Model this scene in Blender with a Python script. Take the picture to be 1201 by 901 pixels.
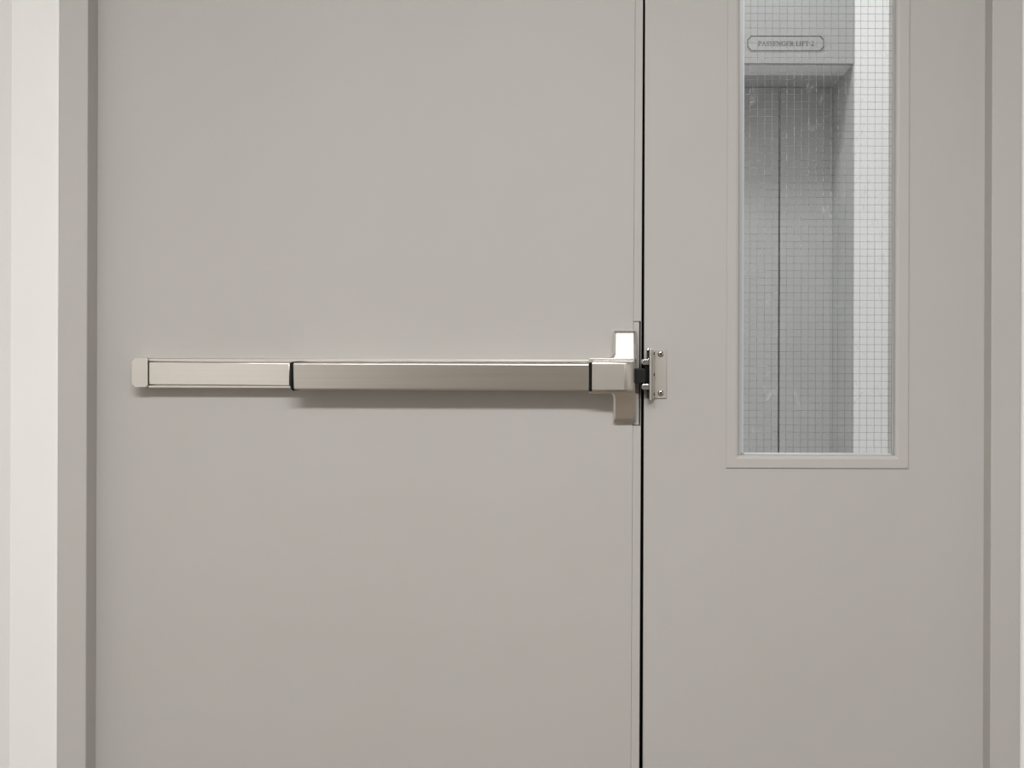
import bpy, bmesh, math, random
from mathutils import Vector, Matrix

for o in list(bpy.data.objects):
    bpy.data.objects.remove(o)
SC = bpy.context.scene
COL = SC.collection

# ---------------------------------------------------------------- measures
S = 0.00145            # metres per photo pixel on the door plane
D = 1.80               # camera distance to the door plane
CX, CY = 720.0, 400.0  # foot of the view axis in the 1201 x 901 frame
ZC = 1.058             # eye height
T = 0.0032             # camera roll (tangent)
CEIL = 2.58            # corridor ceiling
CEIL2 = 3.60           # lobby ceiling

# ---------------------------------------------------------------- camera
cam = bpy.data.cameras.new('camera')
cam.sensor_width = 36.0
cam.lens = 36.0 * (D / S) / 1201.0
cam.shift_x = -(CX - 600.5) / 1201.0
cam.shift_y = -(450.5 - CY) / 1201.0
cam.clip_start = 0.05
cam_o = bpy.data.objects.new('camera', cam)
COL.objects.link(cam_o)
cam_o.matrix_world = (Matrix.Translation((0, -D, ZC)) @ Matrix.Rotation(math.radians(90), 4, 'X')
                      @ Matrix.Rotation(math.atan(T), 4, 'Z'))
SC.camera = cam_o

# ---------------------------------------------------------------- world, lamps, exposure
w = bpy.data.worlds.new('world')
SC.world = w
w.use_nodes = True
w.node_tree.nodes['Background'].inputs[0].default_value = (0.9, 0.95, 1.0, 1)
w.node_tree.nodes['Background'].inputs[1].default_value = 0.05

def area(name, loc, sx, sy, power, col, tilt=0, spread=180):
    l = bpy.data.lights.new(name, 'AREA')
    l.shape = 'RECTANGLE'; l.size = sx; l.size_y = sy
    l.energy = power; l.color = col
    l.spread = math.radians(spread)
    o = bpy.data.objects.new(name, l)
    o.location = loc
    o.rotation_euler.x = math.radians(tilt)
    COL.objects.link(o)
    return o

area('corridor_ceiling_lamp', (-0.10, -2.45, CEIL - 0.06), 1.75, 0.32, 86, (1.0, 0.997, 0.997), 0, 180)
area('lobby_ceiling_lamp', (-0.35, 0.62, CEIL2 - 0.02), 1.3, 0.6, 50, (0.995, 0.995, 0.995))

vs = SC.view_settings
vs.view_transform = 'Standard'; vs.look = 'None'
vs.gamma = 1.0; vs.use_curve_mapping = False
vs.exposure = 0.35

# ---------------------------------------------------------------- mapping photo measures to metres
def P(px, py, d=0.0):
    """point seen at photo pixel px, py that stands d metres in front of the door plane"""
    a, b = px - CX, py - CY
    k = S * (D - d) / D
    return Vector(((a + b * T) * k, -d, ZC - (b - a * T) * k))

def X(px, d=0.0, py=450.0):
    return P(px, py, d).x

def Z(py, d=0.0, px=CX):
    return P(px, py, d).z

# ---------------------------------------------------------------- materials
def new_mat(name):
    m = bpy.data.materials.new(name)
    m.use_nodes = True
    nt = m.node_tree
    return m, nt, nt.nodes['Principled BSDF']

def paint(name, col, rough, var=0.03, bump=0.02, bscale=900.0, spec=0.4):
    m, nt, b = new_mat(name)
    N, L = nt.nodes, nt.links
    tc = N.new('ShaderNodeTexCoord')
    n = N.new('ShaderNodeTexNoise'); n.inputs['Scale'].default_value = 3.0; n.inputs['Detail'].default_value = 4
    L.new(tc.outputs['Object'], n.inputs['Vector'])
    r = N.new('ShaderNodeValToRGB')
    r.color_ramp.elements[0].position = 0.3; r.color_ramp.elements[1].position = 0.7
    r.color_ramp.elements[0].color = (col[0] * (1 - var), col[1] * (1 - var * .8), col[2] * (1 - var * .9), 1)
    r.color_ramp.elements[1].color = (min(1, col[0] * (1 + var * .6)), min(1, col[1] * (1 + var * .8)), min(1, col[2] * (1 + var)), 1)
    L.new(n.outputs['Fac'], r.inputs['Fac'])
    L.new(r.outputs['Color'], b.inputs['Base Color'])
    n2 = N.new('ShaderNodeTexNoise'); n2.inputs['Scale'].default_value = bscale; n2.inputs['Detail'].default_value = 2
    L.new(tc.outputs['Object'], n2.inputs['Vector'])
    bp = N.new('ShaderNodeBump'); bp.inputs['Strength'].default_value = bump; bp.inputs['Distance'].default_value = 0.001
    L.new(n2.outputs['Fac'], bp.inputs['Height'])
    L.new(bp.outputs['Normal'], b.inputs['Normal'])
    b.inputs['Roughness'].default_value = rough
    b.inputs['Specular IOR Level'].default_value = spec
    return m

def steel(name, col, rough, stretch=(3, 900, 900), var=0.10):
    m, nt, b = new_mat(name)
    N, L = nt.nodes, nt.links
    tc = N.new('ShaderNodeTexCoord')
    mp = N.new('ShaderNodeMapping'); mp.inputs['Scale'].default_value = stretch
    L.new(tc.outputs['Object'], mp.inputs['Vector'])
    n = N.new('ShaderNodeTexNoise'); n.inputs['Scale'].default_value = 1.0; n.inputs['Detail'].default_value = 3
    L.new(mp.outputs['Vector'], n.inputs['Vector'])
    mr = N.new('ShaderNodeMapRange')
    mr.inputs['To Min'].default_value = rough - 0.05; mr.inputs['To Max'].default_value = rough + 0.07
    L.new(n.outputs['Fac'], mr.inputs['Value'])
    L.new(mr.outputs['Result'], b.inputs['Roughness'])
    r = N.new('ShaderNodeValToRGB')
    r.color_ramp.elements[0].color = tuple(c * (1 - var) for c in col) + (1,)
    r.color_ramp.elements[1].color = tuple(min(1, c * (1 + var)) for c in col) + (1,)
    L.new(n.outputs['Fac'], r.inputs['Fac'])
    L.new(r.outputs['Color'], b.inputs['Base Color'])
    b.inputs['Metallic'].default_value = 1.0
    return m

def plain(name, col, rough=0.5, metal=0.0, spec=0.5):
    m, nt, b = new_mat(name)
    b.inputs['Base Color'].default_value = tuple(col) + (1,)
    b.inputs['Roughness'].default_value = rough
    b.inputs['Metallic'].default_value = metal
    b.inputs['Specular IOR Level'].default_value = spec
    return m

M = {}
M['door'] = paint('beige_grey_door_paint', (0.472, 0.450, 0.426), 0.55, 0.02, 0.03, 700)
M['frame'] = paint('beige_grey_frame_paint', (0.477, 0.455, 0.431), 0.55, 0.02, 0.03, 700)
M['wall'] = paint('cream_plaster', (0.84, 0.825, 0.80), 0.8, 0.015, 0.10, 350, 0.25)
M['rearwall'] = paint('taupe_rear_wall', (0.38, 0.36, 0.33), 0.8, 0.02, 0.1, 350, 0.25)
M['sealant'] = plain('white_sealant', (0.88, 0.865, 0.83), 0.55)
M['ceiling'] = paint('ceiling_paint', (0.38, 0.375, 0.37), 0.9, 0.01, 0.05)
M['floor'] = paint('vinyl_floor', (0.14, 0.11, 0.08), 0.5, 0.08, 0.02, 200)
M['steel'] = steel('satin_stainless', (0.66, 0.625, 0.58), 0.30)
M['steel_cast'] = steel('satin_cast_steel', (0.66, 0.625, 0.58), 0.36, (900, 900, 900), 0.015)
M['chrome'] = steel('bright_chrome', (0.62, 0.60, 0.58), 0.14, (400, 400, 400), 0.04)
M['plate'] = steel('satin_nickel_plate', (0.49, 0.46, 0.42), 0.55, (900, 900, 4), 0.04)
M['black'] = plain('black_plastic', (0.006, 0.006, 0.005), 0.6, 0, 0.15)
M['light_stop'] = plain('black_light_stop', (0.006, 0.005, 0.004), 0.9, 0, 0.1)  # for the added strip that blocks light in the door gap
M['bolt'] = plain('blackened_latch_steel', (0.018, 0.017, 0.016), 0.4, 0.2, 0.3)
M['lobbyfloor'] = paint('pale_stone_floor', (0.70, 0.70, 0.70), 0.4, 0.06, 0.01, 200)
M['lobbywall'] = paint('white_lobby_plaster', (0.80, 0.80, 0.80), 0.8, 0.02, 0.08, 350, 0.25)
M['lintel'] = paint('grey_lintel_stone', (0.36, 0.36, 0.36), 0.45, 0.06, 0.02, 300)
M['liftsteel'] = paint('lift_door_grey', (0.43, 0.43, 0.43), 0.5, 0.05, 0.01)
M['ink'] = plain('dark_engraving', (0.06, 0.06, 0.062), 0.6)
M['wire'] = plain('georgian_wire', (0.44, 0.44, 0.44), 0.26, 1.0)
M['seal'] = plain('clear_glazing_seal', (0.55, 0.56, 0.575), 0.3)
M['dark'] = plain('gap_shade_paint', (0.02, 0.02, 0.021), 0.8)  # near-black colour standing in for shade in gaps and recesses

def glass_mat():
    m = bpy.data.materials.new('wired_glass')
    m.use_nodes = True
    nt = m.node_tree; N, L = nt.nodes, nt.links
    N.clear()
    out = N.new('ShaderNodeOutputMaterial')
    tr = N.new('ShaderNodeBsdfTransparent'); tr.inputs[0].default_value = (0.962, 0.966, 0.966, 1)
    gl = N.new('ShaderNodeBsdfGlossy'); gl.inputs['Roughness'].default_value = 0.03
    fr = N.new('ShaderNodeFresnel'); fr.inputs['IOR'].default_value = 1.45
    mx = N.new('ShaderNodeMixShader')
    L.new(fr.outputs[0], mx.inputs[0]); L.new(tr.outputs[0], mx.inputs[1]); L.new(gl.outputs[0], mx.inputs[2])
    # smears and dust on the pane
    df = N.new('ShaderNodeBsdfDiffuse'); df.inputs[0].default_value = (0.85, 0.86, 0.87, 1)
    tc = N.new('ShaderNodeTexCoord')
    mp = N.new('ShaderNodeMapping'); mp.inputs['Scale'].default_value = (60, 60, 30)
    L.new(tc.outputs['Object'], mp.inputs[0])
    n = N.new('ShaderNodeTexNoise'); n.inputs['Scale'].default_value = 1.0; n.inputs['Detail'].default_value = 6
    n.inputs['Distortion'].default_value = 1.2
    L.new(mp.outputs[0], n.inputs['Vector'])
    mr = N.new('ShaderNodeMapRange'); mr.inputs['From Min'].default_value = 0.63; mr.inputs['From Max'].default_value = 0.76
    mr.inputs['To Min'].default_value = 0.02; mr.inputs['To Max'].default_value = 0.25
    L.new(n.outputs['Fac'], mr.inputs['Value'])
    m2 = N.new('ShaderNodeMixShader')
    L.new(mr.outputs[0], m2.inputs[0]); L.new(mx.outputs[0], m2.inputs[1]); L.new(df.outputs[0], m2.inputs[2])
    L.new(m2.outputs[0], out.inputs['Surface'])
    return m
M['glass'] = glass_mat()

# ---------------------------------------------------------------- builders
def link(name, me, mat, parent=None, smooth=False):
    o = bpy.data.objects.new(name, me)
    COL.objects.link(o)
    if mat: me.materials.append(M[mat])
    if parent:
        root = parent
        while root.parent: root = root.parent
        if not me.get('localised'):
            me.transform(Matrix.Translation(-root.location))
        o.parent = parent
    if smooth:
        for p in me.polygons: p.use_smooth = True
        try: me.set_sharp_from_angle(angle=math.radians(35))
        except Exception: pass
        for p in me.polygons:
            if len(p.vertices) > 6 or p.area > 4e-4: p.use_smooth = False
    return o

def mesh_of(bm):
    bmesh.ops.recalc_face_normals(bm, faces=bm.faces[:])
    me = bpy.data.meshes.new('m'); bm.to_mesh(me); bm.free()
    return me

def tag(o, label=None, cat=None, kind=None, group=None):
    if label: o['label'] = label
    if cat: o['category'] = cat
    if kind: o['kind'] = kind
    if group: o['group'] = group
    return o

def empty(name, loc):
    o = bpy.data.objects.new(name, None)
    o.empty_display_size = 0.05
    o.location = loc
    COL.objects.link(o)
    bpy.context.view_layer.update()
    return o

def bm_box(bm, x0, x1, y0, y1, z0, z1):
    x0, x1 = sorted((x0, x1)); y0, y1 = sorted((y0, y1)); z0, z1 = sorted((z0, z1))
    v = [bm.verts.new(c) for c in ((x0, y0, z0), (x1, y0, z0), (x1, y1, z0), (x0, y1, z0),
                                   (x0, y0, z1), (x1, y0, z1), (x1, y1, z1), (x0, y1, z1))]
    for f in ((0, 3, 2, 1), (4, 5, 6, 7), (0, 1, 5, 4), (1, 2, 6, 5), (2, 3, 7, 6), (3, 0, 4, 7)):
        bm.faces.new([v[i] for i in f])

def box(name, mat, parent, x0, x1, y0, y1, z0, z1, bev=0.0, seg=2):
    bm = bmesh.new()
    bm_box(bm, x0, x1, y0, y1, z0, z1)
    if bev:
        bmesh.ops.bevel(bm, geom=bm.edges[:], offset=bev, segments=seg, affect='EDGES', profile=0.5)
    return link(name, mesh_of(bm), mat, parent, bev > 0)

def pbox(name, mat, parent, px0, px1, py0, py1, d0, d1, bev=0.0, seg=2):
    """box whose front face fills the photo rectangle; d1 front, d0 back (metres out of the door)"""
    pm = (px0 + px1) / 2; qm = (py0 + py1) / 2
    return box(name, mat, parent, P(px0, qm, d1).x, P(px1, qm, d1).x, -d0, -d1, P(pm, py0, d1).z, P(pm, py1, d1).z, bev, seg)

def prism(name, mat, parent, outline, d0, d1, bev=0.0, seg=2):
    """upright plate with an outline in photo pixels, front at d1, back at d0"""
    bm = bmesh.new()
    f = [bm.verts.new(P(x, y, d1)) for x, y in outline]
    b = [bm.verts.new(Vector((v.co.x, -d0, v.co.z))) for v in f]
    n = len(f)
    ff = bm.faces.new(f); bm.faces.new(b[::-1])
    for i in range(n):
        bm.faces.new((f[i], b[i], b[(i + 1) % n], f[(i + 1) % n]))
    if bev:
        bmesh.ops.bevel(bm, geom=list(ff.edges), offset=bev, segments=seg, affect='EDGES', profile=0.5)
    return link(name, mesh_of(bm), mat, parent, bev > 0)

def loft(name, mat, parent, rings, smooth=True, closed=True):
    """skin through rings of world points (all the same count), capped at both ends"""
    bm = bmesh.new()
    R = [[bm.verts.new(p) for p in r] for r in rings]
    n = len(R[0])
    for a, b in zip(R, R[1:]):
        for i in range(n):
            bm.faces.new((a[i], a[(i + 1) % n], b[(i + 1) % n], b[i]))
    bm.faces.new(R[0][::-1]); bm.faces.new(R[-1])
    return link(name, mesh_of(bm), mat, parent, smooth)

def cyl(bm, p0, p1, r0, r1=None, n=20):
    r1 = r0 if r1 is None else r1
    p0 = Vector(p0); p1 = Vector(p1)
    ax = (p1 - p0).normalized()
    u = ax.orthogonal().normalized(); v = ax.cross(u)
    A = [bm.verts.new(p0 + (u * math.cos(a) + v * math.sin(a)) * r0) for a in [2 * math.pi * i / n for i in range(n)]]
    B = [bm.verts.new(p1 + (u * math.cos(a) + v * math.sin(a)) * r1) for a in [2 * math.pi * i / n for i in range(n)]]
    for i in range(n):
        bm.faces.new((A[i], A[(i + 1) % n], B[(i + 1) % n], B[i]))
    bm.faces.new(A[::-1]); bm.faces.new(B)

def lathe(name, mat, parent, base, axis, prof, n=24):
    """prof: (distance along axis, radius)"""
    base = Vector(base); ax = Vector(axis).normalized()
    u = ax.orthogonal().normalized(); v = ax.cross(u)
    rings = [[base + ax * h + (u * math.cos(2 * math.pi * i / n) + v * math.sin(2 * math.pi * i / n)) * max(r, 1e-5)
              for i in range(n)] for h, r in prof]
    return loft(name, mat, parent, rings)

# ================================================================= SETTING
FD = 0.0346            # frame face stands this far in front of the leaves
WD = 0.0300            # plaster face
BACK = -0.130          # lobby side of the wall (d)
DOORTOP = 2.13
xl = X(12.5, WD)       # corner with the side wall
fxl0, fxl1 = X(68.0, FD), X(101.7, FD)      # frame face, hinge side of wide leaf
fxr0, fxr1 = X(1162.7, FD), X(1197.4, FD)
FTOP = DOORTOP + 0.05
RX = 2.5
YB = -5.6              # wall behind the camera
LY = 2.2               # lift door plane (y)

# wall around the door
bm = bmesh.new()
bm_box(bm, xl - 0.9, fxl0 + 0.004, -WD, -BACK, 0, CEIL2)
bm_box(bm, fxr1 - 0.004, RX + 0.15, -WD, -BACK, 0, CEIL2)
bm_box(bm, fxl0 + 0.004, fxr1 - 0.004, -WD, -BACK, FTOP - 0.004, CEIL2)
tag(link('wall_back', mesh_of(bm), 'wall'), 'cream plaster wall around the grey double door', 'wall', 'structure')
bm = bmesh.new()
foot = [(xl, -WD), (xl - .42, -WD - .60), (xl - .42, YB), (xl - .57, YB), (xl - .57, -WD)]  # splay is invented, turning the wall to catch more lamp light
lo_ = [bm.verts.new((x, y, 0)) for x, y in foot]; hi_ = [bm.verts.new((x, y, CEIL2)) for x, y in foot]
bm.faces.new(lo_); bm.faces.new(hi_[::-1])
for i in range(5): bm.faces.new((lo_[i], lo_[(i + 1) % 5], hi_[(i + 1) % 5], hi_[i]))
tag(link('wall_left', mesh_of(bm), 'wall'), 'narrow sliver of side wall at the far left edge', 'wall', 'structure')
tag(box('wall_right', 'wall', None, RX, RX + 0.15, YB, -WD, 0, CEIL2), 'plaster side wall of the corridor on the right', 'wall', 'structure')
tag(box('wall_front', 'rearwall', None, xl - 0.57, RX + 0.15, YB - 0.15, YB, 0, CEIL2), 'plaster wall behind the viewer', 'wall', 'structure')
tag(box('floor', 'floor', None, xl - 0.9, RX + 0.15, YB - 0.15, 0.02, -0.1, 0), 'brown vinyl floor of the corridor', 'floor', 'structure')
tag(box('floor_2', 'lobbyfloor', None, xl - 0.9, RX + 0.15, 0.02, LY + 0.4, -0.1, 0), 'pale grey stone floor of the lift lobby', 'floor', 'structure')
tag(box('ceiling', 'ceiling', None, xl - 0.57, RX + 0.15, YB - 0.15, -WD, CEIL, CEIL + 0.1), 'white ceiling over the corridor', 'ceiling', 'structure')
tag(box('ceiling_2', 'ceiling', None, xl - 0.9, RX + 0.15, -WD, LY + 0.4, CEIL2, CEIL2 + 0.1), 'white ceiling over the lift lobby', 'ceiling', 'structure')

# steel door frame
fr = tag(empty('trim_1', (0, -FD, 0)), 'grey painted steel frame around the double door', 'door frame', 'structure')
ROD = 0.050            # frame body continues behind the leaf edge
def jamb(name, x_out, x_in):
    s = 1 if x_in > x_out else -1
    bm = bmesh.new()
    # face + reveal, folded: body up to leaf plane, then a rebate behind which the leaf edge hides
    bm_box(bm, x_out, x_in, -FD, 0.0008 * -1, 0.0, FTOP)
    bmesh.ops.bevel(bm, geom=[e for e in bm.edges if abs(e.verts[0].co.y + FD) < 1e-6 and abs(e.verts[1].co.y + FD) < 1e-6],
                    offset=0.0016, segments=3, affect='EDGES', profile=0.5)
    bm_box(bm, x_out, x_in - s * 0.016, -0.0008, -BACK + 0.004, 0.0, FTOP)
    return link(name, mesh_of(bm), 'frame', fr, True)
jamb('jamb', fxl0, fxl1)
jamb('jamb', fxr1, fxr0)
box('head', 'frame', fr, fxl1, fxr0, -FD, -BACK + 0.004, DOORTOP + 0.003, FTOP, 0.0012)
# painted caulk line between frame and plaster
for xa, s in ((fxl0, -1), (fxr1, 1)):
    rings = []
    for z in (0.0, FTOP):
        rings.append([Vector((xa + s * 0.0001, -WD + 0.002, z)), Vector((xa + s * 0.0001, -FD + 0.0006, z)), Vector((xa + s * 0.0022, -FD + 0.0022, z)), Vector((xa + s * 0.0042, -WD + 0.0005, z))])
    loft('caulk_line', 'sealant', fr, rings)

# ----------------------------------------------------------------- wide leaf
YT = CY - (DOORTOP - ZC) / S       # photo row of the leaf's top
YL = CY - (0.008 - ZC) / S         # and of its foot
def seamL(y): return 754.2 - 0.0050 * y
def seamR(y): return 756.8 - 0.0032 * y
def groove(y): return 745.2 - 0.0058 * y
TH = 0.045
d1 = tag(empty('door_1', (X(113.5), 0, 0.008)), 'wide grey painted door leaf carrying the push bar', 'door', 'structure')
lx = 98.5
prism('leaf_panel', 'door', d1, [(lx, YT), (groove(YT) - 0.12, YT), (groove(YL) - 0.12, YL), (lx, YL)], -TH, 0.0, 0.0006, 2)
NT, NB = 377.0, 499.5              # notch for the latch plate
prism('edge_strip', 'door', d1, [(groove(YT), YT), (seamL(YT), YT), (seamL(NT), NT), (groove(NT), NT)], -TH, 0.0, 0.0007, 2)
prism('edge_strip', 'door', d1, [(groove(NB), NB), (seamL(NB), NB), (seamL(YL), YL), (groove(YL), YL)], -TH, 0.0, 0.0007, 2)
lp = prism('latch_plate', 'door', d1, [(groove(NT), NT + .9), (749.9, NT + .9), (749.3, NB - .9), (groove(NB), NB - .9)], -TH, -0.0012, 0.0005)
prism('edge_lip', 'door', d1, [(751.6, NT + .3), (seamL(NT), NT + .3), (seamL(NB), NB - .3), (750.9, NB - .3)], -TH, -0.0002, 0.0004)
sl = prism('gap_light_stop', 'light_stop', d1, [(seamL(YT) - 3, YT), (seamR(YT) + 1.5, YT), (seamR(YL) + 1.5, YL), (seamL(YL) - 3, YL)], -TH - 0.006, -TH - 0.0005)  # added strip keeps lobby light from showing through the seam
sl['label'] = 'added black strip stopping lobby light in the meeting gap'

# ----------------------------------------------------------------- narrow leaf with vision panel
WT = CY - (1.93 - ZC) / S          # photo row of the pane's top
ox0, ox1, oyb = 851.8, 1065.6, 549.2      # bead outer edges at the pane's foot
ix0, ix1, iyb = 866.2, 1049.8, 534.2
oyt, iyt = WT - 15, WT
d2 = tag(empty('door_2', (X(955), 0, 0.008)), 'narrow grey door leaf with a tall wired-glass window', 'door', 'structure')
bm = bmesh.new()
rxx = 1169.0
hx0, hx1 = X(ox0 + 5), X(ox1 - 5)
hz0, hz1 = Z(oyb - 5, 0, 958), Z(oyt + 5, 0, 958)
def quad_prism(bm, pts):
    f = [bm.verts.new((x, 0, z)) for x, z in pts]; b = [bm.verts.new((x, TH, z)) for x, z in pts]
    bm.faces.new(f); bm.faces.new(b[::-1])
    for i in range(4): bm.faces.new((f[i], b[i], b[(i + 1) % 4], f[(i + 1) % 4]))
def sx(z): 
    py = CY + (ZC - z) / S
    return P(seamR(py), py).x
z0, z1 = 0.008, DOORTOP
xr = X(rxx)
# one board with an opening, as front and back faces joined round the hole
def ring_pts(y):
    out = [(sx(z0), y, z0), (xr, y, z0), (xr, y, z1), (sx(z1), y, z1)]
    inn = [(hx0, y, hz0), (hx1, y, hz0), (hx1, y, hz1), (hx0, y, hz1)]
    return [bm.verts.new(p) for p in out], [bm.verts.new(p) for p in inn]
fo, fi = ring_pts(0.0); bo, bi = ring_pts(TH)
for i in range(4):
    j = (i + 1) % 4
    bm.faces.new((fo[i], fo[j], fi[j], fi[i])); bm.faces.new((bo[i], bi[i], bi[j], bo[j]))
    bm.faces.new((fo[i], bo[i], bo[j], fo[j])); bm.faces.new((fi[i], fi[j], bi[j], bi[i]))
bmesh.ops.bevel(bm, geom=[e for e in bm.edges if {e.verts[0], e.verts[1]} == {fo[0], fo[3]}], offset=0.0007, segments=2, affect='EDGES')
link('leaf_panel', mesh_of(bm), 'door', d2, False)

# mitred glazing beads: profile swept along each side
def bead(name, a_out, b_out, a_in, b_in):
    """from corner a to corner b; *_out / *_in are photo points on the leaf plane"""
    rings = []
    for o_, i_ in ((a_out, a_in), (b_out, b_in)):
        O = P(*o_); I = P(*i_)
        def at(t, d): 
            v = O.lerp(I, t); return Vector((v.x, -d, v.z))
        rings.append([at(0, -0.001), at(0, 0.0015), at(0.04, 0.0024), at(0.10, 0.0027), at(0.74, 0.0026), at(0.92, 0.0014), at(1.0, -0.0006),
                      at(1.0, -0.0155), at(0.25, -0.0155), at(0.25, -0.001)])
    return loft(name, 'frame', d2, rings)
cO = {'bl': (ox0, oyb - .4), 'br': (ox1, oyb + .4), 'tl': (ox0 + 2, oyt), 'tr': (ox1 + 2, oyt)}
def vfix(x, y): return (x - (y - 450) * T, y)
O_ = {'bl': vfix(ox0, oyb), 'br': vfix(ox1, oyb + .7), 'tl': vfix(ox0, oyt), 'tr': vfix(ox1, oyt)}
I_ = {'bl': vfix(ix0, iyb), 'br': vfix(ix1, iyb + .6), 'tl': vfix(ix0, iyt), 'tr': vfix(ix1, iyt)}
for a, b in (('bl', 'br'), ('br', 'tr'), ('tr', 'tl'), ('tl', 'bl')):
    bead('glazing_bead', O_[a], O_[b], I_[a], I_[b])
# lobby-side beads (simple mitred lining)
for a, b in (('bl', 'br'), ('br', 'tr'), ('tr', 'tl'), ('tl', 'bl')):
    rings = []
    for k in (a, b):
        O = P(*O_[k]); I = P(*I_[k])
        def at(t, y):
            v = O.lerp(I, t); return Vector((v.x, y, v.z))
        rings.append([at(0.3, 0.024), at(1.0, 0.024), at(1.0, TH + .003), at(0.0, TH + .003), at(0.0, TH + .0005), at(0.3, TH + .0005)])
    loft('back_bead', 'frame', d2, rings, False)
GY0, GY1 = 0.0165, 0.0230
gx0, gx1 = X(ix0 - 6), X(ix1 + 6)
gz0, gz1 = Z(iyb + 5, 0, 958), Z(iyt - 5, 0, 958)
pane = box('glass_pane', 'glass', d2, gx0, gx1, GY0, GY1, gz0, gz1)
pane['label'] = 'clear square-wired safety glass, slightly smeared'
# square wire mesh inside the pane
rng = random.Random(4)
bm = bmesh.new()
ym = (GY0 + GY1) / 2
pitch = 8.62 * S * (D + ym) / D
rw = 0.00027
def wire(bm, pts, r):
    prev = None
    for p in pts:
        ring = [bm.verts.new(Vector(p) + Vector(q)) for q in WQ(r)]
        if prev:
            for i in range(6): bm.faces.new((prev[i], prev[(i + 1) % 6], ring[(i + 1) % 6], ring[i]))
        prev = ring
xw0 = P(870.2, 450, -ym).x; zw0 = P(CX, 532.5, -ym).z
HX = [(math.cos(math.pi * i / 3), math.sin(math.pi * i / 3)) for i in range(6)]
WQ = lambda r: [(0, a * r, b * r) for a, b in HX]
z = zw0
while z < gz1:
    e = rng.uniform(-.0002, .0002)
    wire(bm, [(gx0 + .002, ym, z + e), (gx1 - .002, ym, z + rng.uniform(-.0002, .0002))], rw)
    z += pitch
WQ = lambda r: [(a * r, b * r, 0) for a, b in HX]
x = xw0
while x < gx1 - .002:
    pts = []; ph = rng.uniform(-.3, .3); zz = zw0 - pitch * .3; k = 0
    amp = rng.uniform(.00012, .00030); ampy = rng.uniform(.00036, .00052)
    while zz < gz1:
        a = 2 * math.pi * k / 8.0
        pts.append((x + amp * math.sin(a + ph), ym + ampy * math.cos(a + ph), zz))
        zz += pitch / 8.0; k += 1
    wire(bm, pts, rw)
    x += pitch
wm = link('wire_mesh', mesh_of(bm), 'wire', d2)
for p in wm.data.polygons: p.use_smooth = True
wm['kind'] = 'stuff'; wm['label'] = 'fine square steel wires set in the glass'
# glazing seal squeezed out along the pane
def seal(px0, px1, py0, py1, dd=0.0008, m='seal'):
    zz0, zz1 = Z(py1, -GY0, 958), Z(py0, -GY0, 958)
    box('glazing_seal', m, d2, X(px0, -GY0), X(px1, -GY0), GY0 - dd, GY0 + .0002, zz0, zz1, dd * .4, 2)
seal(864.5, 869.2, iyt, 533.2, 0.0004)
seal(869.3, 872.0, iyt, 531.0, 0.0009)
seal(873.0, 1046, 531.6, 537.5, 0.0022)
seal(1046.2, 1052, iyt, 533, 0.0011)

# ================================================================= EXIT DEVICE on the wide leaf
ex = tag(empty('panic_exit_bar', P(430, 440)), 'long brushed stainless push bar exit device across the wide door leaf', 'push bar')
# back rail: channel with two lips
def channel(name, mat, px0, px1, py0, py1, depth, lip, floor_d):
    pm = (px0 + px1) / 2
    zt, zb = P(pm, py0, depth).z, P(pm, py1, depth).z
    x0, x1 = P(px0, 440, depth).x, P(px1, 440, depth).x
    r = 0.0012
    prof = [(0.0004, zt), (depth - r, zt), (depth - r * .3, zt - r * .3), (depth, zt - r), (depth, zt - lip), (floor_d, zt - lip),
            (floor_d, zb + lip), (depth, zb + lip), (depth, zb + r), (depth - r * .3, zb + r * .3), (depth - r, zb), (0.0004, zb)]
    rings = [[Vector((xx, -d, zz)) for d, zz in prof] for xx in (x0, x1)]
    return loft(name, mat, ex, rings)
RAIL = 0.027
channel('rail', 'steel', 174.5, 691.5, 421.3, 456.0, RAIL, 0.0042, 0.012)
# end cap with rounded outer corners
def rounded(px0, px1, py0, py1, rl, rr, n=5):
    pts = []
    for cx, cy, r, a0 in ((px0 + rl, py0 + rl, rl, 180), (px1 - rr, py0 + rr, rr, 270), (px1 - rr, py1 - rr, rr, 0), (px0 + rl, py1 - rl, rl, 90)):
        for i in range(n + 1):
            a = math.radians(a0 + 90 * i / n)
            pts.append((cx + r * math.cos(a), cy + r * math.sin(a)))
    return pts
prism('end_cap', 'steel_cast', ex, rounded(154.6, 173.2, 420.0, 454.0, 3.8, 1.7), 0.0004, 0.0305, 0.0018, 3)
# filler cover left of the push pad, very slightly out of true
prism('filler_cover', 'steel', ex, [(174.6, 424.6), (339.6, 426.2), (339.6, 452.6), (174.6, 451.0)], 0.0115, 0.0290, 0.0011, 3)
# push pad: front leans a touch downwards
def bar_profile(zt, zb, dfr, dbk, r, lean):
    pts = [(dbk, zt)]
    n = 5
    for i in range(n + 1):
        a = math.pi / 2 * (1 - i / n)
        pts.append((dfr - r + r * math.cos(a), zt - r + r * math.sin(a)))
    for i in range(n + 1):
        a = -math.pi / 2 * i / n
        pts.append((dfr - lean - r + r * math.cos(a), zb + r + r * math.sin(a)))
    pts.append((dbk, zb))
    return pts
TB = 0.058
pm = 517
zt, zb = P(pm, 426.0, TB).z, P(pm, 457.8, TB).z
prof = bar_profile(zt, zb, TB, 0.014, 0.0026, 0.0030)
tb = loft('push_pad', 'steel', ex, [[Vector((xx, -d, zz)) for d, zz in prof] for xx in (P(343.9, 440, TB).x, P(690.6, 440, TB).x)])
bvm = tb.modifiers.new('edge', 'BEVEL'); bvm.width = 0.0008; bvm.segments = 2; bvm.limit_method = 'ANGLE'; bvm.angle_limit = math.radians(50)
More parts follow.
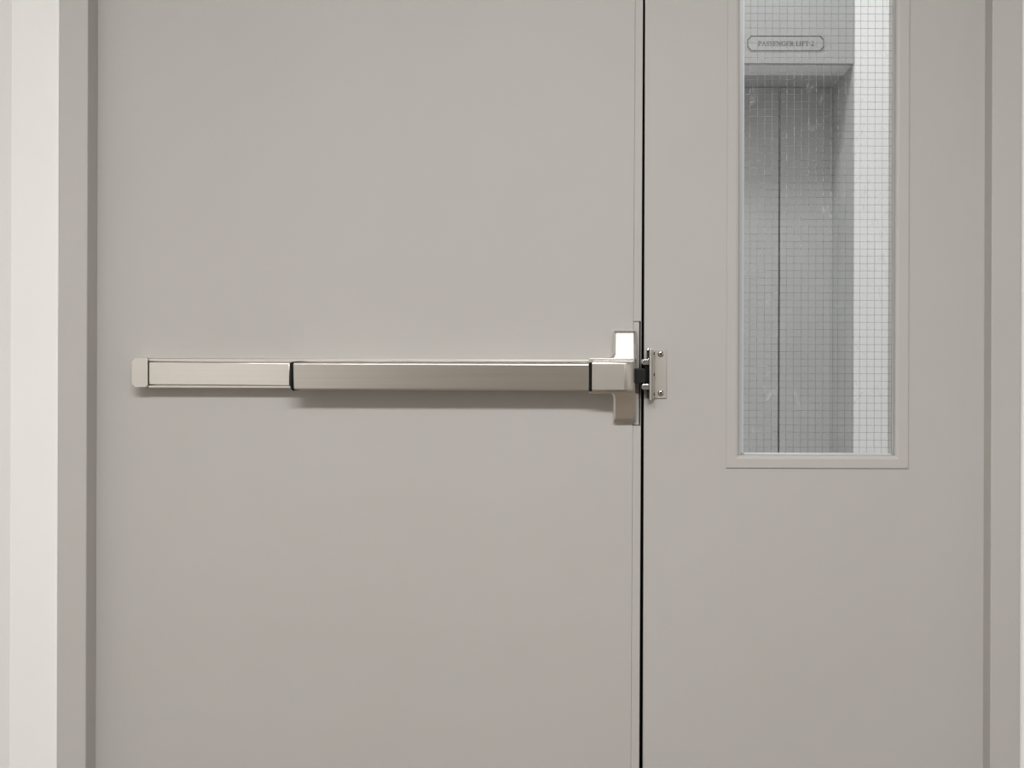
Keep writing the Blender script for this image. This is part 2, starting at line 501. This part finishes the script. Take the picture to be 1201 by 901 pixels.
g1 = prism('pad_end_cap', 'black', ex, [(340.6, 425.2), (343.8, 424.4), (343.8, 458.6), (341.6, 457.0), (340.2, 453.5)], 0.014, TB - 0.002, 0.0005)
g2 = prism('pad_end_cap', 'black', ex, rounded(690.7, 694.3, 425.4, 459.2, .6, .6, 2), 0.014, TB - 0.003, 0.0004)
g1['label'] = g2['label'] = 'black plastic end of the push pad'
# latch case: backing flange, body with a rounded free end, two sloping lugs
prism('case_flange', 'steel_cast', ex, rounded(690.6, 744.6, 419.8, 461.6, 1.0, 1.5, 3), 0.0004, 0.0285, 0.0010, 3)
CF = 0.061
bm = bmesh.new()
zt, zb = P(718, 424.8, CF).z, P(718, 459.0, CF).z
x0 = P(694.4, 440, CF).x; x1 = P(743.8, 440, CF).x
plan = [(x0, 0.0287), (x0, CF)]
R_ = 0.0165
for i in range(9):
    a = math.pi / 2 * (1 - i / 8)
    plan.append((x1 - R_ + R_ * math.cos(a), CF - R_ + R_ * math.sin(a)))
plan.append((x1, 0.0287))
top = [bm.verts.new((x, -d, zt)) for x, d in plan]; bot = [bm.verts.new((x, -d, zb)) for x, d in plan]
ft = bm.faces.new(top); fb = bm.faces.new(bot[::-1])
n = len(plan)
for i in range(n): bm.faces.new((top[i], bot[i], bot[(i + 1) % n], top[(i + 1) % n]))
eds = [e for e in list(ft.edges) + list(fb.edges) if not all(abs(v.co.y + 0.0287) < 1e-6 for v in e.verts)]
bmesh.ops.bevel(bm, geom=eds, offset=0.0030, segments=3, affect='EDGES', profile=0.5)
link('latch_case', mesh_of(bm), 'steel_cast', ex, True)

def lug(name, base, front, dmid, dfun):
    """base and front outlines (same count) in pixels; dfun gives the front face's depth at a row"""
    r0 = [P(x, y, 0.0004) for x, y in base]
    r1 = [Vector((v.x, -dfun(y) + dmid, v.z)) for (x, y), v in zip(base, r0)]
    r2 = []
    for (x, y), (bx_, by_) in zip(front, base):
        d = dfun(y); r2.append(P(x, y, d))
    o = loft(name, 'steel_cast', ex, [r0, r1, r2], False)
    bv = o.modifiers.new('edge', 'BEVEL'); bv.width = 0.0004; bv.segments = 2; bv.limit_method = 'ANGLE'; bv.angle_limit = math.radians(30)
    return o
ubase = [(719.6, 389.6), (720.6, 388.2), (745.0, 388.2), (746.2, 389.6), (746.2, 421.2), (713.5, 421.2), (713.5, 419.6), (717.0, 418.3), (719.2, 415.6)]
ufront = [(723.0, 391.6), (723.5, 391.1), (742.2, 391.1), (742.7, 391.6), (743.0, 421.0), (719.2, 421.0), (720.0, 420.2), (721.4, 418.6), (722.8, 415.0)]
lug('upper_lug', ubase, ufront, 0.0035, lambda y: 0.0145 + (y - 390.5) * S * math.tan(math.radians(15.5)))
lbase = [(719.4, 493.2), (720.2, 494.8), (744.6, 494.8), (745.4, 493.2), (745.6, 460.4), (716.5, 460.4), (717.6, 461.6), (719.0, 463.6), (719.4, 467.0)]
lfront = [(721.8, 490.4), (722.2, 491.2), (741.6, 491.2), (742.1, 490.4), (742.6, 461.4), (719.2, 461.4), (720.4, 462.3), (721.4, 464.4), (721.8, 467.0)]
lug('lower_lug', lbase, lfront, 0.0035, lambda y: 0.0145 + (491.2 - y) * S * math.tan(math.radians(15.5)))
lb = prism('latch_bolt', 'bolt', ex, rounded(744.2, 757.2, 432.2, 449.6, .8, 3.0, 3), 0.0085, 0.031, 0.0012)
lb['label'] = 'blackened spring latch bolt'

# ================================================================= STRIKE on the narrow leaf
st = tag(empty('rim_strike', P(770, 440)), 'small satin metal latch strike screwed beside the door gap', 'strike plate')
PT = 0.0024
prism('base_plate', 'plate', st, rounded(766.4, 781.8, 410.4, 467.4, .5, 1.0, 3), 0.0003, PT, 0.0004)
# upright flange with a rounded toe
FL = 0.027
prism('flange', 'steel_cast', st, rounded(761.8, 764.6, 409.0, 469.6, 1.0, .8, 3), 0.0003, FL, 0.0008)
prism('flange_heel', 'plate', st, rounded(764.7, 767.2, 410.2, 468.4, .4, .6, 2), 0.0003, 0.012, 0.0008)
for y in (414.8, 439.6, 462.6):  # solid dark blocks painted as the shade between flange and base
    hl = prism('slot_shade', 'dark', st, rounded(766.6, 767.9, y - 1.8, y + 1.6, .4, .4, 2), PT + 0.00005, 0.0121)
# cheek plate and arms that carry the roller
prism('cheek_plate', 'bolt', st, rounded(758.9, 761.7, 409.6, 467.6, 1.2, .3, 3), 0.0003, 0.020, 0.0006)
for y0, y1 in ((421.0, 428.2), (450.2, 457.2)):
    prism('roller_arm', 'chrome', st, rounded(752.4, 761.6, y0, y1, 2.6, .5, 4), 0.013, 0.0285, 0.0014, 3)
lathe('corner_pin', 'chrome', st, P(760.0, 410.4, 0.018), (0, -1, 0), [(0, 0.0), (0, 0.0018), (0.004, 0.0018), (0.0052, 0.0010), (0.0055, 0.0)], 12)
rc = P(757.8, 440, 0.020)
bm = bmesh.new()
cyl(bm, (rc.x, rc.y, Z(428.4, 0.02)), (rc.x, rc.y, Z(450.0, 0.02)), 0.0048)
ro = link('roller', mesh_of(bm), 'black', st, True)
for y in (415.2, 461.0):
    c = P(775.0, y, PT)
    prof = [(0.0, 0.0052), (0.0008, 0.0052), (0.0018, 0.0047), (0.0026, 0.0036), (0.0030, 0.0022), (0.0030, 0.0019), (0.0012, 0.0019), (0.0012, 0.0)]
    s_ = lathe('screw', 'chrome', st, (c.x, c.y, c.z), (0, -1, 0), prof, 24)
    bm = bmesh.new()
    cyl(bm, (c.x, c.y - 0.00125, c.z), (c.x, c.y - 0.0014, c.z), 0.0018, n=6)
    link('socket_shade', mesh_of(bm), 'dark', s_)  # dark hex disc paints the shade at the recess bottom

# ================================================================= LIFT LOBBY beyond the glass
LD = -LY                        # lift door plane (d)
LF = -1.86                      # wall face with the sign (d)
SOF = P(940, 74, LF).z          # soffit height
jx = X(1002.0, LF, 300)         # right edge of the lift opening
lxl = X(560, LF)                # left edge, out of sight
# lift wall: white plaster to the right, lintel panel over the opening
bm = bmesh.new()
bm_box(bm, jx, RX + .15, -LF, LY + .4, 0, CEIL2)
bm_box(bm, xl - .9, lxl, -LF, LY + .4, 0, CEIL2)
tag(link('wall_far', mesh_of(bm), 'lobbywall'), 'white lobby wall seen through the wired glass', 'wall', 'structure')
t2 = tag(box('trim_2', 'lintel', None, lxl, jx - .0005, -LF + .004, -LF + 0.024, SOF, CEIL2, 0.001),
    'grey lintel panel above the lift doors', 'lintel', 'structure')
box('soffit_board', 'lobbywall', t2, lxl, jx - .0005, -LF + .0245, -LF + 0.172, SOF + .0005, SOF + .06, 0.001)  # separate white underside, added to lift the soffit's brightness
tag(box('wall_side_left', 'lobbywall', None, xl - .9, xl - .75, -BACK, -LF, 0, CEIL2), 'side wall of the lift lobby', 'wall', 'structure')
tag(box('wall_side_right', 'lobbywall', None, RX, RX + .15, -BACK, -LF, 0, CEIL2), 'far side wall of the lift lobby', 'wall', 'structure')
t3 = tag(empty('trim_3', (jx, LY, 0)), 'brushed steel lift door surround beyond the glass', 'lift surround', 'structure')
box('lift_header', 'liftsteel', t3, lxl, jx - .0005, -LF + 0.174, LY + .10, SOF + .001, SOF + .30, 0.001)
box('lift_jamb', 'liftsteel', t3, jx - .004, jx - .0005, -LF + .006, LY + .05, 0, SOF - .0008, 0.0008)
box('seam_shade_sheet', 'dark', t3, lxl, jx - .006, LY + .051, LY + .056, 0, SOF, 0)  # added dark sheet, paints the shade seen through the door seam
seam = X(914.0, LD, 300)
def lift_leaf(x0, x1, label):
    o = box('door_3' if 'left' in label else 'door_4', 'liftsteel', None, x0, x1, LY, LY + .035, 0.006, SOF - 0.004, 0.0015)
    return tag(o, label, 'lift door', 'structure')
lift_leaf(lxl + .01, seam - .0035, 'brushed steel lift door panel left of the dark vertical seam')
lift_leaf(seam + .0035, jx - .0045, 'brushed steel lift door panel right of the dark vertical seam')

# sign on the lintel
sg = tag(empty('lift_sign', P(921.5, 51, LF - .004)), 'small grey notched-corner plaque reading PASSENGER LIFT 2', 'sign')
SD = LF - .004 + .0005
def notched(px0, px1, py0, py1, c):
    return [(px0 + c, py0), (px1 - c, py0), (px1, py0 + c), (px1, py1 - c), (px1 - c, py1), (px0 + c, py1), (px0, py1 - c), (px0, py0 + c)]
prism('plaque', 'lintel', sg, notched(875.6, 967.4, 41.2, 60.6, 4.4), LF - .0038, LF - .0022, 0.0005)
bm = bmesh.new()
ow = notched(876.4, 966.6, 42.0, 59.8, 4.4); iw = notched(877.5, 965.5, 43.0, 58.8, 4.2)
a = [bm.verts.new(P(x, y, LF - .0018)) for x, y in ow]; b = [bm.verts.new(P(x, y, LF - .0018)) for x, y in iw]
a2 = [bm.verts.new(v.co + Vector((0, .0004, 0))) for v in a]; b2 = [bm.verts.new(v.co + Vector((0, .0004, 0))) for v in b]
for i in range(8):
    j = (i + 1) % 8
    bm.faces.new((a[i], a[j], b[j], b[i])); bm.faces.new((a[i], a2[i], a2[j], a[j])); bm.faces.new((b[i], b[j], b2[j], b2[i]))
link('border_line', mesh_of(bm), 'ink', sg)

# serif capitals drawn as thick and thin strokes in a 1-high box
TK, TN = 0.17, 0.075
def arc(cx, cy, rx, ry, a0, a1, n=10):
    return [(cx + rx * math.cos(math.radians(a0 + (a1 - a0) * i / n)), cy + ry * math.sin(math.radians(a0 + (a1 - a0) * i / n))) for i in range(n + 1)]
def serif(x, y, w=0.34): return ([(x - w / 2, y), (x + w / 2, y)], TN, TN)
b0, t0 = 0.03, 0.97
G = {
 'P': (0.66, [([(0.18, 0), (0.18, 1)], TK, TK), serif(.18, b0), ([(0.02, t0), (0.36, t0)], TN, TN), ([(.18, t0)] + arc(.36, .73, .24, .24, 90, -90) + [(.18, .49)], TN, TN), (arc(.36, .73, .22, .2, 60, -60), TK, TK)]),
 'A': (0.84, [([(.42, 1), (.14, 0)], TN, TN), ([(.40, 1), (.68, 0)], TK, TK), ([(.22, .33), (.6, .33)], TN, TN), serif(.13, b0, .28), serif(.69, b0, .32)]),
 'S': (0.60, [(arc(.30, .75, .20, .22, 20, 180) + [(.16, .62), (.44, .40)] + arc(.30, .25, .22, .22, 0, -160), .10, .10), ([(.16, .64), (.44, .38)], TK, TK), ([(.49, .97), (.49, .74)], TN, TN), ([(.08, .28), (.08, .02)], TN, TN)]),
 'E': (0.68, [([(.18, 0), (.18, 1)], TK, TK), ([(.02, t0), (.58, t0)], TN, TN), ([(.02, b0), (.60, b0)], TN, TN), ([(.18, .52), (.44, .52)], TN, TN), ([(.58, 1), (.58, .76)], TN, TN), ([(.60, 0), (.60, .26)], TN, TN), ([(.44, .64), (.44, .40)], TN, TN)]),
 'N': (0.86, [([(.16, 0), (.16, 1)], TN, TN), ([(.14, 1), (.70, 0)], TK, TK), ([(.70, 0), (.70, 1)], TN, TN), serif(.16, b0, .28), serif(.70, t0, .28), serif(.10, t0, .2)]),
 'G': (0.82, [(arc(.42, .5, .34, .47, 45, 330, 16), .09, .09), (arc(.42, .5, .33, .45, 130, 230), TK, TK), ([(.68, .40), (.68, .06)], TK, TK), serif(.68, .42, .3), ([(.68, .98), (.68, .72)], TN, TN)]),
 'R': (0.78, [([(0.18, 0), (0.18, 1)], TK, TK), serif(.18, b0), ([(0.02, t0), (0.36, t0)], TN, TN), ([(.18, t0)] + arc(.36, .74, .22, .23, 90, -90) + [(.18, .51)], TN, TN), (arc(.36, .74, .2, .2, 60, -60), TK, TK), ([(.36, .51), (.66, 0)], TK, TK), serif(.68, b0, .2)]),
 'L': (0.64, [([(.18, 0), (.18, 1)], TK, TK), serif(.18, t0), ([(.02, b0), (.56, b0)], TN, TN), ([(.56, 0), (.56, .28)], TN, TN)]),
 'I': (0.38, [([(.18, 0), (.18, 1)], TK, TK), serif(.18, t0), serif(.18, b0)]),
 'F': (0.64, [([(.18, 0), (.18, 1)], TK, TK), serif(.18, b0), ([(.02, t0), (.56, t0)], TN, TN), ([(.18, .5), (.42, .5)], TN, TN), ([(.56, 1), (.56, .74)], TN, TN), ([(.42, .62), (.42, .38)], TN, TN)]),
 'T': (0.72, [([(.35, 0), (.35, 1)], TK, TK), serif(.35, b0), ([(.04, t0), (.66, t0)], TN, TN), ([(.05, 1), (.05, .74)], TN, TN), ([(.65, 1), (.65, .74)], TN, TN)]),
 '2': (0.58, [(arc(.28, .74, .20, .23, 170, -20) + [(.34, .42), (.08, .06)], .11, .11), ([(.06, .07), (.50, .07)], TK, TK), ([(.50, .04), (.52, .26)], TN, TN)]),
 ' ': (0.34, []),
}
text = 'PASSENGER LIFT 2'
tot = sum(G[c][0] for c in text)
tx0, tx1, tyb, tyt = 889.0, 954.8, 53.9, 48.3
kx = (tx1 - tx0) / tot
def letter(ch, ox):
    bm = bmesh.new()
    e = 0
    for pts, w0, w1 in G[ch][1]:
        for (xa, ya), (xb, yb) in zip(pts, pts[1:]):
            A = P(tx0 + (ox + xa) * kx, tyb - ya * (tyb - tyt), LF - .0017 + e); B = P(tx0 + (ox + xb) * kx, tyb - yb * (tyb - tyt), LF - .0017 + e)
            dv = (B - A); dv.y = 0
            if dv.length < 1e-7: continue
            dv.normalize(); nv = Vector((-dv.z, 0, dv.x)) * (w0 * (tyb - tyt) * S * (D - LF) / D * .5)
            ext = dv * w0 * .15 * (tyb - tyt) * S
            q = [A - ext + nv, A - ext - nv, B + ext - nv, B + ext + nv]
            f = [bm.verts.new(p) for p in q]; g = [bm.verts.new(p + Vector((0, .0005, 0))) for p in q]
            bm.faces.new(f)
            for i in range(4): bm.faces.new((f[i], g[i], g[(i + 1) % 4], f[(i + 1) % 4]))
            e += 0.000002
    return link('letter', mesh_of(bm), 'ink', sg)
ox = 0.0
for ch in text:
    if ch != ' ': letter(ch, ox)
    ox += G[ch][0]
